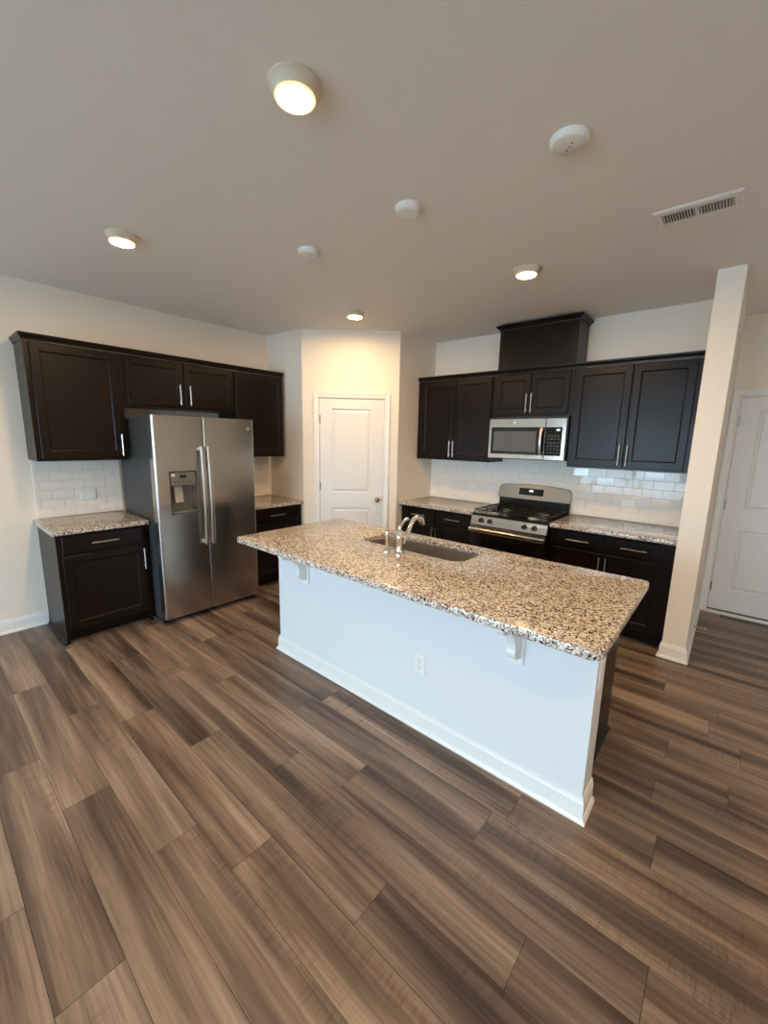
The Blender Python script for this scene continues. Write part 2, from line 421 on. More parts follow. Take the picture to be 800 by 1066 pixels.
# ------------------------------------------------------------------ cabinets
def shaker(F, u0, u1, z0, z1, v, th=.020, fr=.054):
    """recessed-panel door face on plane v (back) .. v+th"""
    b = MB(F); f_ = v+th; rings = []
    for ins, d in ((0, v), (0, f_-.003), (.003, f_), (fr, f_), (fr+.002, f_-.003), (fr+.010, f_-.008)):
        rings.append([(u0+ins, d, z0+ins), (u1-ins, d, z0+ins), (u1-ins, d, z1-ins), (u0+ins, d, z1-ins)])
    return b.loops(rings)
def slab(F, u0, u1, z0, z1, v, th=.020):
    b = MB(F); f_ = v+th
    return b.loops([[(u0+i, d, z0+i), (u1-i, d, z0+i), (u1-i, d, z1-i), (u0+i, d, z1-i)] for i, d in ((0, v), (0, f_-.006), (.004, f_-.004), (.010, f_))])
def pull(F, u, z, v, length, vertical, parent):
    b = MB(F); h = length/2; d = .028
    if vertical:
        b.tube([(u, v+d, z-h), (u, v+d, z+h)], .0055, 10)
        for s in (-1, 1): b.tube([(u, v-.0005, z+s*h*.72), (u, v+d, z+s*h*.72)], .0045, 8)
    else:
        b.tube([(u-h, v+d, z), (u+h, v+d, z)], .0055, 10)
        for s in (-1, 1): b.tube([(u+s*h*.72, v-.0005, z), (u+s*h*.72, v+d, z)], .0045, 8)
    return b.build('handle', M_nickel, parent, True)
def cab_body(F, u0, u1, v1, z0, z1, parent, toe=False):
    b = MB(F); g = .0008
    if toe:
        b.box(u0+g, u1-g, .002, v1-.075, 0.001, z0+.10); b.box(u0+g, u1-g, .002, v1, z0+.10, z1)
        b.box(u0+g, u0+.018, v1-.075, v1, 0.001, z0+.10)       # side panels run to the floor
        b.box(u1-.018, u1-g, v1-.075, v1, 0.001, z0+.10)
    else: b.box(u0+g, u1-g, .002, v1, z0, z1)
    return b.build('cabinet_body', M_wood, parent)
def upper(F, u0, u1, z0, doors, label, group):
    """doors: (a, b, handle_u or None)"""
    t = thing('wall_cabinet', label, 'cabinet', F((u0+u1)/2, .002, z0), group)
    cab_body(F, u0, u1, UD-.004, z0, UT, t)
    for a, b_, hu in doors:
        d = shaker(F, a, b_, z0+.022, UT-.013, UD-.0035).build('door', M_wood, t)
        if hu: pull(F, hu, z0+.022+.105, UD+.0165, .18, True, d)
    return t
def lower(F, u0, u1, drawers, doors, label, group, back=0.0):
    t = thing('base_cabinet', label, 'cabinet', F((u0+u1)/2, .002, 0.0), group)
    cab_body(F, u0, u1, BD, 0, CT-.0385, t, True)
    for a, b_ in drawers:
        d = slab(F, a, b_, .718, .862, BD+.0005).build('drawer_front', M_wood, t)
        pull(F, (a+b_)/2, .787, BD+.0205, .185, False, d)
    for a, b_, hu in doors:
        d = shaker(F, a, b_, .118, .702, BD+.0005).build('door', M_wood, t)
        pull(F, hu, .585, BD+.0205, .18, True, d)
    return t
GU, GR = 'dark wall cabinets', 'dark base cabinets'
# fridge wall
upper(FL, -3.713, -3.092, UB, [(-3.680, -3.122, -3.140)], 'dark wall cabinet with one large door above the short counter left of the fridge', GU)
upper(FL, -3.092, -2.076, 1.862, [(-3.062, -2.586, -2.628), (-2.578, -2.086, -2.536)], 'low dark two-door wall cabinet above the stainless refrigerator', GU)
upper(FL, -2.076, -1.466, UB, [(-2.062, -1.484, -2.040)], 'dark single-door wall cabinet right of the fridge, against the pantry wall', GU)
cl = lower(FL, -3.713, -3.092, [(-3.683, -3.122)], [(-3.683, -3.122, -3.132)], 'dark base cabinet with one drawer and one door left of the fridge', GR)
MB(FL).loops([[(u_, v_, z_) for u_, z_ in ((-3.7125, .001), (-3.730, .001), (-3.727, .012), (-3.7125, .018))] for v_ in (.004, .600)]).build('shoe_molding', M_wood, cl)
lower(FL, -2.140, -1.436, [(-2.105, -1.466)], [(-2.105, -1.466, -2.085)], 'dark base cabinet between the fridge and the pantry wall', GR)
# range wall
upper(FR, 1.416, 2.366, UB, [(1.472, 1.926, 1.887), (1.932, 2.352, 1.934)], 'dark two-door wall cabinet in the corner left of the microwave', GU)
upper(FR, 2.366, 3.149, 1.872, [(2.402, 2.755, 2.730), (2.762, 3.118, 2.778)], 'low dark two-door wall cabinet directly above the microwave', GU)
upper(FR, 3.149, 4.090, UB, [(3.172, 3.610, 3.580), (3.620, 4.042, 3.640)], 'wide dark two-door wall cabinet right of the microwave, beside the white wall end', GU)
lower(FR, 1.418, 2.374, [(1.462, 1.900), (1.910, 2.350)], [(1.462, 1.900, 1.880), (1.910, 2.350, 1.930)], 'dark base cabinet with two drawers left of the gas range', GR)
lower(FR, 3.150, 4.094, [(3.190, 3.594), (3.610, 4.030)], [(3.190, 3.594, 3.577), (3.610, 4.030, 3.627)], 'dark base cabinet with two drawers right of the gas range', GR)
# crown mouldings
CRP = [(0, 0), (.006, 0), (.008, .014), (.020, .036), (.022, .048), (0, .048)]
def crown(F, path, z, label, flip=False):
    b = MB(F); b.sweep(path, CRP, z)
    return tag(b.build('crown_molding', M_wood), label, 'molding')
# travel so that the outside of the path is on the right hand (u, v plane)
crown(FL, [(-1.467, UD), (-3.713, UD), (-3.713, .002)][::1], UT+.0006, 'dark crown molding along the top of the cabinets over the fridge')
crown(FR, [(4.092, UD), (1.417, UD)], UT+.0006, 'dark crown molding along the top of the cabinets over the range')
hb = thing('hood_cover', 'tall dark wood box standing on the cabinets above the microwave', 'range hood cover', FR(2.764, .002, CROWN))
MB(FR).box(2.388, 3.140, .002, .307, CROWN+.001, 2.700).build('box', M_wood, hb)
MB(FR).sweep([(3.140, .002), (3.140, .307), (2.388, .307), (2.388, .002)], [(.0005, .010), (.005, .010), (.007, .020), (.024, .036), (.032, .042), (.036, .045), (.036, .056), (0.0005, .056)], 2.700).build('crown', M_wood, hb)
MB(FR).box(2.389, 3.139, .003, .306, 2.7005, 2.7555).build('top_panel', M_wood, hb)

# ------------------------------------------------------------------ counters
def counter(name, outline, label, hole=None, zt=CT, th=.038):
    """outline: CCW plan points; eased edges; optional hole outline"""
    b = MB(); e = .004
    def inset(pts, d):
        n = len(pts); out = []
        for i in range(n):
            p0, p1, p2 = (Vector(pts[(i+k) % n]) for k in (-1, 0, 1))
            d0 = (p1-p0).normalized(); d1 = (p2-p1).normalized()
            n0 = Vector((-d0.y, d0.x)); n1 = Vector((-d1.y, d1.x)); m = (n0+n1); m = m/max(m.dot(n0), .2)
            out.append(tuple(p1+m*d))
        return out
    def rings(pts, s):
        return [[(*p, z) for p in inset(pts, s*i)] for i, z in ((e, zt-th), (0, zt-th+e), (0, zt-e), (e*.3, zt-e*.3), (e, zt))]
    R = rings(outline, 1); rv = [[b.v(p) for p in ring] for ring in R]
    hv = []
    if hole: hv = [[b.v(p) for p in ring] for ring in rings(hole, -1)]
    for RR in (rv, hv):
        for x, y in zip(RR, RR[1:]):
            for i in range(len(x)): b.bm.faces.new((x[i], x[(i+1) % len(x)], y[(i+1) % len(x)], y[i]))
    for k in (0, -1):
        es = []
        for RR in ([rv, hv] if hole else [rv]):
            ring = RR[k]; es += [b.bm.edges.get((ring[i], ring[(i+1) % len(ring)])) for i in range(len(ring))]
        bmesh.ops.triangle_fill(b.bm, use_beauty=True, edges=es)
    o = b.build(name, M_granite, None, True, 25)
    return tag(o, label, 'countertop')
CD = .647
counter('countertop', rrect(.002, CD, -3.738, -3.082, [.003, .01, .003, .003], 3), 'short speckled granite countertop left of the refrigerator')
counter('countertop', rrect(.002, CD, -2.145, PS-.003, [.003, .003, .003, .003], 3), 'speckled granite countertop between the refrigerator and the pantry wall')
counter('countertop', rrect(PB+.003, 2.374, -CD, -.002, .003, 3), 'speckled granite countertop in the corner left of the gas range')
counter('countertop', rrect(3.150, SX0-.003, -CD, -.002, .003, 3), 'speckled granite countertop right of the gas range')
IX0, IX1, IYF, IYB = 1.692, 4.090, -2.886, -1.868
SINK = rrect(2.385, 3.190, -2.300, -1.945, [.05, .09, .07, .07], 6)
counter('island_countertop', rrect(IX0, IX1, IYF, IYB, [.035, .05, .03, .03], 6), 'large speckled granite top of the kitchen island with sink cutout', SINK)

# ------------------------------------------------------------------ backsplash tile
def tiles(F, u0, u1, z0, z1, name, label, shift):
    rnd = random.Random(11); t = thing(name, label, 'backsplash', F((u0+u1)/2, .001, z0))
    MB(F).box(u0, u1, .0008, .005, z0, z1).build('grout', M_grout, t)
    b = MB(F); ph, pw, g = .0780, .1560, .0011
    k = 0; z = z0+.001
    while z < z1-.012:
        zt = min(z+ph, z1); x = u0 - pw*((shift + .5*(k % 2)) % 1)
        while x < u1:
            a, c = max(x, u0), min(x+pw, u1)
            if c-a > .008:
                tu, tz = rnd.gauss(0, .007), rnd.gauss(0, .007)
                def p(uu, zz, v): return (uu, v + (tu*(uu-(a+c)/2) + tz*(zz-(z+zt)/2) if v > .006 else 0), zz)
                rings = []
                for ins, v in ((0, .0051), (0, .0088), (.0006, .0096), (.0018, .0100)):
                    i2 = ins+g
                    rings.append([p(a+i2, z+i2, v), p(c-i2, z+i2, v), p(c-i2, zt-i2, v), p(a+i2, zt-i2, v)])
                b.loops(rings, False, True)
            x += pw
        z += ph; k += 1
    b.build('tile', M_tile, t)
    return t
tiles(FL, -3.700, -3.070, CT+.0005, UB-.001, 'tile_backsplash', 'white subway tile backsplash left of the refrigerator', .3)
tiles(FL, -2.150, PS-.002, CT+.0005, UB-.001, 'tile_backsplash', 'white subway tile backsplash between refrigerator and pantry wall', .1)
tiles(FR, PB+.001, SX0-.001, CT+.0005, UB-.001, 'tile_backsplash', 'glossy white subway tile backsplash behind the gas range', .6)

# ------------------------------------------------------------------ refrigerator
FX, FY0, FY1, FH_, SEAM = .820, -3.068, -2.163, 1.779, -2.655
fr = thing('refrigerator', 'stainless side-by-side refrigerator with dark grey sides', 'refrigerator', (.42, (FY0+FY1)/2, 0))
MB().box(.035, .725, FY0+.004, FY1-.004, .035, FH_-.012, .004).build('cabinet', M_frside, fr)
for y in (FY0+.06, FY1-.06):
    MB().box(.66, .76, y-.045, y+.045, FH_-.0118, FH_+.008, .006).build('hinge_cover', M_frside, fr)
MB().box(.10, .745, FY0+.01, FY1-.01, .002, .0345, .002).build('toe_grille', M_black, fr)
def fdoor(y0, y1, name):
    b = MB(); rad = .022
    prof = [(.728, y0), (.728, y1)] + arc(FX-rad, y1-rad, rad, 90, 0, 6)[0:0]
    pl = [(.728, y1), (.728, y0)] + [(FX-.020+.020*math.cos(t_), y0+.020+.020*math.sin(t_)) for t_ in [math.radians(-90+15*i) for i in range(7)]] + [(FX-.008+.008*math.cos(t_), y1-.008+.008*math.sin(t_)) for t_ in [math.radians(15*i) for i in range(7)]]
    return b, pl
def fdoor_build(y0, y1, name, ra, rb, cut=None):
    """rounded-edge door; cut = (ya, yb, za, zb) leaves a hole for the dispenser"""
    z0, z1 = .052, FH_
    fa = [(FX-ra+ra*math.cos(math.radians(t_)), y0+ra+ra*math.sin(math.radians(t_))) for t_ in range(-90, 1, 15)]
    fb = [(FX-rb+rb*math.cos(math.radians(t_)), y1-rb+rb*math.sin(math.radians(t_))) for t_ in range(0, 91, 15)]
    b = MB()
    if not cut:
        pl = [(.729, y0)]+fa+fb+[(.729, y1)]
        b.loops([[(x, y, z) for x, y in pl] for z in (z0, z1)])
    else:
        ya, yb, za, zb = cut
        def shell(pl, s0, s1, c0, c1): b.loops([[(x, y, z) for x, y in pl] for z in (s0, s1)], c0, c1)
        full = [(.729, y0)]+fa+fb+[(.729, y1)]
        shell(full, z0, za, True, True); shell(full, zb, z1, True, True)
        shell([(.729, y0)]+fa+[(FX, ya), (.729, ya)], za, zb, False, False)
        shell([(.729, yb), (FX, yb)]+fb+[(.729, y1)], za, zb, False, False)
        b.box(.729, .7345, ya, yb, za, zb)
    return b.build(name, M_steelY, fr, True, 30)
DY0, DY1, DZ0, DZ1 = -2.962, -2.734, .957, 1.327
fz = fdoor_build(FY0, SEAM-.003, 'freezer_door', .022, .006, (DY0, DY1, DZ0, DZ1))
rf = fdoor_build(SEAM+.003, FY1, 'fridge_door', .006, .020)
def fhandle(y, par):
    b = MB(); pts = []
    for i in range(21):
        t_ = i/20; z = .668+.866*t_; bow = .040+.018*math.sin(PI*t_)
        pts.append((z, FX+bow))
    rings = [[(x+.008*math.cos(a_), y+.0185*math.sin(a_), z) for a_ in [2*PI*k/14 for k in range(14)]] for z, x in pts]
    b.loops(rings)
    for z in (.690, 1.512): b.box(FX-.001, FX+.046, y-.011, y+.011, z-.018, z+.018, .004)
    return b.build('handle', M_nickel, par, True)
fhandle(-2.690, fz); fhandle(-2.631, rf)
# ice and water dispenser
M_bezel = mat('dispenser_bezel', (.30, .29, .28), .3, .8)
dp = MB()
for (a, c, z0, z1) in ((DY0+.0008, DY0+.012, DZ0+.0008, DZ1-.0008), (DY1-.012, DY1-.0008, DZ0+.0008, DZ1-.0008), (DY0+.012, DY1-.012, DZ0+.0008, DZ0+.016), (DY0+.012, DY1-.012, DZ1-.012, DZ1-.0008)):
    dp.box(a, c, .735, FX+.005, z0, z1)
dpo = dp.build('dispenser', M_bezel, fz)
M_dpan = mat('dispenser_panel', (.22, .21, .20), .35, .6)
MB().box(.735, FX+.001, DY0+.0122, DY1-.0122, 1.205, DZ1-.0122, .002).build('control_panel', M_dpan, dpo)
MB().box(FX+.0012, FX+.0022, -2.878, -2.822, 1.270, 1.294).build('display', M_blackgloss, dpo)
MB().box(FX+.0012, FX+.0020, -2.946, -2.918, 1.286, 1.304).build('sticker', M_label, dpo)
for k in range(5): MB().box(FX+.0012, FX+.0020, -2.925+k*.032, -2.907+k*.032, 1.232, 1.240).build('button', M_key, dpo)
M_paddle = mat('paddle_plastic', (.42, .38, .32), .4)
M_cav = mat('dispenser_cavity', (.16, .15, .14), .4, .3)
MB().loops([[(.7352, y, 1.2048) if i == 0 else p for i, p in enumerate([(0, 0, 0), (.7352, y, DZ0+.017), (.745, y, DZ0+.017), (.745, y, 1.2048)])] for y in (DY0+.0125, DY1-.0125)]).build('cavity_back', M_cav, dpo)
MB().loops([[(x, y, z) for x, z in ((.760, 1.200), (.775, 1.205), (.800, 1.062), (.792, 1.056), (.784, 1.058))] for y in (-2.912, -2.846)]).build('paddle', M_paddle, dpo)
MB().box(.7455, FX+.010, DY0+.0125, DY1-.0125, DZ0+.0162, DZ0+.028, .002).build('drip_tray', M_bezel, dpo)
bd = MB(); bd.lathe((0, 0, 0), [(.020, 0), (.020, .0012), (.017, .0022), (.0165, .0016), (.001, .0016)], 28, 'u', True, True)
bmesh.ops.translate(bd.bm, verts=bd.bm.verts, vec=(FX+.0002, -2.222, 1.690))
bg_ = bd.build('badge', M_nickel, rf, True)
em = MB(); em.tube([(FX+.0026, -2.222-.007+.006*math.cos(a_*.3)*(1-a_*.02), 1.690+.008*math.sin(a_*.3)) for a_ in range(4, 19)], .0009, 6)
em.tube([(FX+.0026, -2.214+.0045*abs(math.cos(a_*.35)), 1.690+.008*math.cos(a_*.2)) for a_ in range(0, 16)], .0009, 6)
em.build('emblem', M_dknickel, bg_)

# ------------------------------------------------------------------ microwave
MX0, MX1, MZ0, MZ1, MY = 2.374, 3.138, 1.459, 1.850, .392
mw = thing('microwave', 'stainless over-the-range microwave under the low two-door cabinet', 'microwave', FR((MX0+MX1)/2, .2, MZ0))
MB(FR).box(MX0+.004, MX1+.006, .012, MY-.022, MZ0+.004, 1.868, .002).build('body', M_black, mw)
def frame_plate(F, u0, u1, z0, z1, v0, v1, a, c, za, zb, bev=.004):
    """plate with a rectangular opening"""
    b = MB(F)
    q = lambda e, v: [(u0+e, v, z0+e), (u1-e, v, z0+e), (u1-e, v, z1-e), (u0+e, v, z1-e)]
    h = lambda e, v: [(a+e, v, za+e), (c-e, v, za+e), (c-e, v, zb-e), (a+e, v, zb-e)]
    b.loops([q(0, v0), q(0, v1-bev), q(bev, v1), h(0, v1), h(0, v0), q(0, v0)], False, False)
    return b
dr = frame_plate(FR, MX0, 2.948, MZ0, MZ1, MY-.0215, MY, 2.400, 2.9475-.001, 1.502, 1.768).build('door', M_steelR, mw)
MB(FR).box(2.4005, 2.946, MY-.020, MY+.0005, 1.5025, 1.7675, .001).build('door_glass', M_blackgloss, dr)
MB(FR).box(2.428, 2.868, MY+.0006, MY+.0012, 1.532, 1.728).build('window', M_windowmesh, dr)
hm = MB(FR); pts = [(2.918, MY+.020+.022*math.sin(PI*i/12), 1.508+.252*i/12) for i in range(13)]
hm.loops([[(p[0]+.0125*math.cos(2*PI*k/12), p[1]+.006*math.sin(2*PI*k/12), p[2]) for k in range(12)] for p in pts])
for z in (1.520, 1.748): hm.box(2.910, 2.926, MY+.0008, MY+.022, z-.010, z+.010)
hm.build('handle', M_nickel, dr, True)
cp = frame_plate(FR, 2.950, MX1, MZ0, MZ1, MY-.0215, MY, 2.9505, 3.104, 1.502, 1.768).build('control_frame', M_steelR, mw)
pn = MB(FR).box(2.951, 3.1035, MY-.020, MY+.0004, 1.5025, 1.7675, .001).build('control_panel', M_blackgloss, mw)
MB(FR).box(3.052, 3.082, MY+.0005, MY+.001, 1.735, 1.749).build('display', M_screen, pn)
kk = MB(FR)
for i in range(4):
    for j in range(6): kk.box(2.976+i*.030, 2.994+i*.030, MY+.0005, MY+.0009, 1.525+j*.031, 1.538+j*.031)
kk.build('keypad', M_key, pn)
MB(FR).box(MX0+.03, MX1-.03, .05, MY-.05, MZ0-.006, MZ0+.0035, .002).build('vent_bottom', M_black, mw)
b = MB(FR); b.lathe((2.640, MY+.0003, 1.810), [(.013, 0), (.013, .001), (.010, .0018), (.001, .0018)], 24, 'v'); b.build('badge', M_nickel, dr, True)

# ------------------------------------------------------------------ gas range
RX0, RX1 = 2.380, 3.144
rg = thing('gas_range', 'stainless freestanding gas range with black cooktop and grates', 'range', FR((RX0+RX1)/2, .35, 0))
MB(FR).box(RX0+.003, RX1-.003, .014, .655, .055, .893, .002).build('body', M_enamel, rg)
for x in (RX0+.05, RX1-.05):
    for v_ in (.08, .60): MB(FR).lathe((x, v_, 0), [(.02, 0.0005), (.02, .01), (.012, .014), (.012, .0545)], 12).build('foot', M_black, rg, True)
ck = MB(FR); o_ = rrect(RX0, RX1, .02, .672, .012, 4)
ck.loops([[(x, y, z) for x, y in o_] for z in (.8935, .914)], True, False)
i_ = rrect(RX0+.03, RX1-.03, .10, .645, .03, 4)
ck.loops([[(x, y, .914) for x, y in o_], [(x, y, .914) for x, y in i_], [(x, y, .906) for x, y in rrect(RX0+.045, RX1-.045, .115, .630, .03, 4)]], False, True)
ckt = ck.build('cooktop', M_enamel, rg, True, 30)
BN = [(RX0+.19, .245), (RX0+.19, .510), (RX1-.19, .245), (RX1-.19, .510)]
for x, v_ in BN:
    bn = MB(FR).lathe((x, v_, .9062), [(.055, 0), (.052, .008), (.034, .012), (.034, .018)], 24).build('burner', M_nickel, ckt, True)
    MB(FR).lathe((x, v_, .9243), [(.031, 0), (.033, .003), (.031, .008), (.012, .0095)], 24).build('burner_cap', M_iron, bn, True)
def grate(x0, x1):
    g = MB(FR); z = .944; v0, v1 = .105, .640; rr = .0055
    bar = lambda p, q: g.tube([p, q], rr, 8)
    bar((x0, v0, z), (x1, v0, z)); bar((x0, v1, z), (x1, v1, z)); bar((x0, v0, z), (x0, v1, z)); bar((x1, v0, z), (x1, v1, z))
    vm = (v0+v1)/2; bar((x0, vm, z), (x1, vm, z)); xm = (x0+x1)/2
    for v_ in (.245, .510):
        for sx, sv in ((1, 0), (-1, 0), (0, 1), (0, -1)):
            e = (xm+sx*(x1-x0)/2, v_, z) if sx else (xm, (v1 if v_ > vm else vm) if sv > 0 else (vm if v_ > vm else v0), z)
            bar(e, (xm+sx*.035, v_+sv*.035, z+.004))
    for x in (x0, x1):
        for v_ in (v0, vm, v1): g.tube([(x, v_, .9142 if v_ != vm else .9142), (x, v_, z)], rr, 8)
    return g.build('grate', M_iron, rg, True)
grate(RX0+.020, (RX0+RX1)/2-.012); grate((RX0+RX1)/2+.012, RX1-.020)
# backguard with an arched top
def guard(z0, v0, v1, name, m, top=True, par=None, inset=0):
    b = MB(FR); pts = [(RX0+inset, z0), (RX1-inset, z0)]
    if top:
        n = 24
        for i in range(n+1):
            t_ = i/n; x = RX1-inset-(RX1-RX0-2*inset)*t_; e = min(t_, 1-t_)
            z = 1.158+.022*math.sin(PI*t_) - (.028*(1-e/.05)**2 if e < .05 else 0)
            pts.append((x, z))
    else: pts += [(RX1-inset, 1.024), (RX0+inset, 1.024)]
    k = .22 if top else 0
    def lean(z, v): return v - k*(z-1.024)
    b.loops([[(x, v0, z) for x, z in pts], [(x, lean(z, v1-.004), z) for x, z in pts], [(x-(.004 if x > 2.76 else -.004), lean(z, v1), z-(.003 if z > 1.1 else 0)) for x, z in pts]])
    return b.build(name, m, rg, True, 30)
guard(.9145, .016, .062, 'backguard_base', M_enamel, False, inset=.006)
bgs = guard(1.0245, .014, .085, 'backguard', M_steelR, True)
dpn = MB(FR); dpn.loops([[(x, v_-.22*(z-1.024), z) for x, z in ((2.612, 1.068), (2.872, 1.068), (2.872, 1.138), (2.612, 1.138))] for v_ in (.0855, .0872)]).build('display_panel', M_blackgloss, bgs)
sq = MB(FR); sq.loops([[(x, v_-.22*(z-1.024), z) for x, z in ((2.722, 1.104), (2.762, 1.104), (2.762, 1.122), (2.722, 1.122))] for v_ in (.0873, .0878)])
dpn2 = [o for o in bgs.children][0]; sq.build('clock', M_screen, dpn2)
# front: knob panel, oven door with handle, drawer
cpn = MB(FR); cpn.loops([[(u_, v_, z_) for v_, z_ in ((.6555, .795), (.686, .795), (.689, .800), (.6625, .888), (.660, .8925), (.6555, .8925))] for u_ in (RX0+.002, RX1-.002)])
ctl = cpn.build('knob_panel', M_steelY, rg)
for x in (2.492, 2.585, 2.932, 3.026):
    MB(FR).lathe((x, .671, .846), [(.024, 0), (.024, .010), (.020, .013), (.018, .034), (.015, .037), (.002, .0375)], 24, 'v').build('knob', M_black, ctl, True)
od = MB(FR).box(RX0+.004, RX1-.004, .656, .690, .245, .790, .004).build('oven_door', M_enamel, rg)
MB(FR).box(RX0+.005, RX1-.005, .6902, .694, .735, .7885, .001).build('door_trim', M_steelR, od)
MB(FR).box(RX0+.13, RX1-.13, .6902, .6915, .36, .66).build('oven_window', M_blackgloss, od)
ho = MB(FR); ho.loops([[(x, .728+.012*math.cos(2*PI*k/16), .750+.024*math.sin(2*PI*k/16)) for k in range(16)] for x in (RX0+.004, RX1-.004)])
for x in (RX0+.03, RX1-.03): ho.box(x-.012, x+.012, .6942, .722, .738, .762)
ho.build('handle', M_steelR, od, True)
MB(FR).box(RX0+.004, RX1-.004, .656, .688, .060, .236, .004).build('drawer_front', M_enamel, rg)

# ------------------------------------------------------------------ island
PX0, PX1, PYF, PYB, CBK, CX1 = 1.842, 4.035, -2.628, -2.480, -1.890, 3.988
isl = thing('kitchen_island', 'white painted island half wall under the large granite top', 'kitchen island', ((PX0+PX1)/2, (PYF+PYB)/2, 0))
MB().box(PX0, PX1, PYF, PYB, .001, CT-.0385).build('half_wall', M_island, isl)
MB().sweep([(PX0, PYB), (PX0, PYF), (PX1, PYF), (PX1, PYB)][::1], BASE).build('baseboard', M_trim, isl)
for cx in (2.168, 3.698):
    root = MB()
    root.box(cx-.036, cx+.036, PYF-.012, PYF-.0005, .618, CT-.0392, .003)
    prof = [(0, .0), (.205, .0), (.205, -.028), (.196, -.036), (.188, -.044)] + [(.180+.118*math.cos(math.radians(a_)), -.164+.118*math.sin(math.radians(a_))) for a_ in range(92, 181, 11)] + [(.066, -.176), (.064, -.190), (.054, -.206), (.036, -.218), (.012, -.224), (0, -.224)]
    root.loops([[(x, PYF-.012-o, CT-.0392+z) for o, z in prof] for x in (cx-.020, cx+.020)])
    root.build('bracket', M_trim, isl)
def FI(u, v, z): return (-u, PYB+v, z)                        # cabinet side of the island, facing the range
CW = CBK-PYB
ic = thing('base_cabinet', 'dark cabinet back to back with the white island half wall', 'cabinet', ((PX0+PX1)/2, PYB+.25, 0), GR)
b = MB(FI); b.box(-CX1+.004, -PX0-.004, .001, CW-.075, .001, .10); b.box(-CX1+.004, -CX1+.022, CW-.075, CW, .001, .10); b.box(-PX0-.022, -PX0-.004, CW-.075, CW, .001, .10)
SK0, SK1 = -3.25, -2.32                                       # sink bay stays open at the top
b.box(-CX1+.004, SK0, .001, CW, .1003, CT-.0385); b.box(SK1, -PX0-.004, .001, CW, .1003, CT-.0385)
b.box(SK0, SK1, .001, CW, .1003, .60); b.box(SK0, SK1, CW-.02, CW, .60, CT-.0385)
b.build('cabinet_body', M_wood, ic)
MB().loops([[(x, y, z) for x, z in ((CX1-.0035, .001), (CX1+.010, .001), (CX1+.008, .010), (CX1-.0035, .016))] for y in (PYB+.03, CBK)]).build('shoe_molding', M_wood, ic)
for a, c, hu in ((-3.965, -3.66, -3.69), (-3.64, -3.28, -3.31), (-3.22, -2.80, -2.83), (-2.78, -2.36, -2.75), (-2.30, -1.87, -2.27)):
    d = shaker(FI, a, c, .118, .702, CW+.0005).build('door', M_wood, ic); pull(FI, hu, .585, CW+.0205, .18, True, d)
for a, c in ((-3.965, -3.66), (-3.64, -3.28), (-3.22, -2.36), (-2.30, -1.87)):
    d = slab(FI, a, c, .718, .862, CW+.0005).build('drawer_front', M_wood, ic); pull(FI, (a+c)/2, .787, CW+.0205, .185, False, d)
# sink
def grow(pts, d, cx=2.7875, cy=-2.1225):
    return [(x+(d if x > cx else -d), y+(d if y > cy else -d)) for x, y in pts]
sk = thing('sink', 'stainless undermount sink set into the island top', 'sink', (2.7875, -2.1225, .69))
zs = CT-.0385
b = MB(); S0 = SINK
b.loops([[(x, y, zs-.001) for x, y in grow(S0, .02)], [(x, y, zs-.001) for x, y in grow(S0, .002)], [(x, y, zs-.012) for x, y in S0], [(x, y, .715) for x, y in grow(S0, -.012)], [(x, y, .700) for x, y in grow(S0, -.020)], [(x, y, .694) for x, y in grow(S0, -.035)]], False, False)
ring = [(x, y, .694) for x, y in grow(S0, -.035)]
b.face(ring)
b.build('basin', M_sink, sk, True, 40)
MB().lathe((2.79, -2.12, .6945), [(.045, 0), (.045, .002), (.036, .0035), (.030, .0015), (.001, .0012)], 28).build('drain', M_chrome, sk, True)
# faucet
fc = thing('faucet', 'chrome kitchen faucet with arched spout behind the island sink', 'faucet', (2.80, -2.385, CT+.0002))
MB().lathe((2.80, -2.385, CT+.0004), [(.031, 0), (.031, .006), (.026, .012), (.0235, .020), (.0235, .095), (.026, .100), (.026, .108), (.022, .118), (.019, .140), (.015, .152), (.004, .156)], 28).build('body', M_chrome, fc, True)
P = [(-2.372, .965), (-2.345, .975), (-2.318, 1.005), (-2.295, 1.045), (-2.268, 1.085), (-2.238, 1.113), (-2.205, 1.124), (-2.176, 1.117), (-2.155, 1.098), (-2.142, 1.072)]
sp = MB().tube([(2.80, y, z) for y, z in P], [.015, .015, .0145, .0145, .015, .016, .0175, .019, .0205, .021], 16).build('spout', M_chrome, fc, True)
MB().tube([(2.80, -2.1395, 1.0705), (2.80, -2.136, 1.060)], [.0155, .0145], 16).build('aerator', M_dknickel, sp, True)
lv = [(-2.386, 1.068), (-2.372, 1.088), (-2.350, 1.108), (-2.325, 1.121), (-2.300, 1.124)]
MB().tube([(2.795, y, z) for y, z in lv], [.012, .0105, .0095, .0105, .011], 14).build('lever', M_chrome, fc, True)
sdp = thing('side_sprayer', 'slim chrome side sprayer standing left of the faucet', 'sprayer', (2.697, -2.385, CT+.0002))
MB().lathe((2.697, -2.385, CT+.0004), [(.024, 0), (.024, .005), (.018, .010), (.0135, .016), (.0135, .034)], 24).build('base', M_chrome, sdp, True)
MB().lathe((2.697, -2.385, CT+.0348), [(.0105, 0), (.0115, .030), (.0145, .062), (.0160, .082), (.0135, .096), (.009, .104), (.003, .106)], 24).build('spray_head', M_chrome, sdp, True)

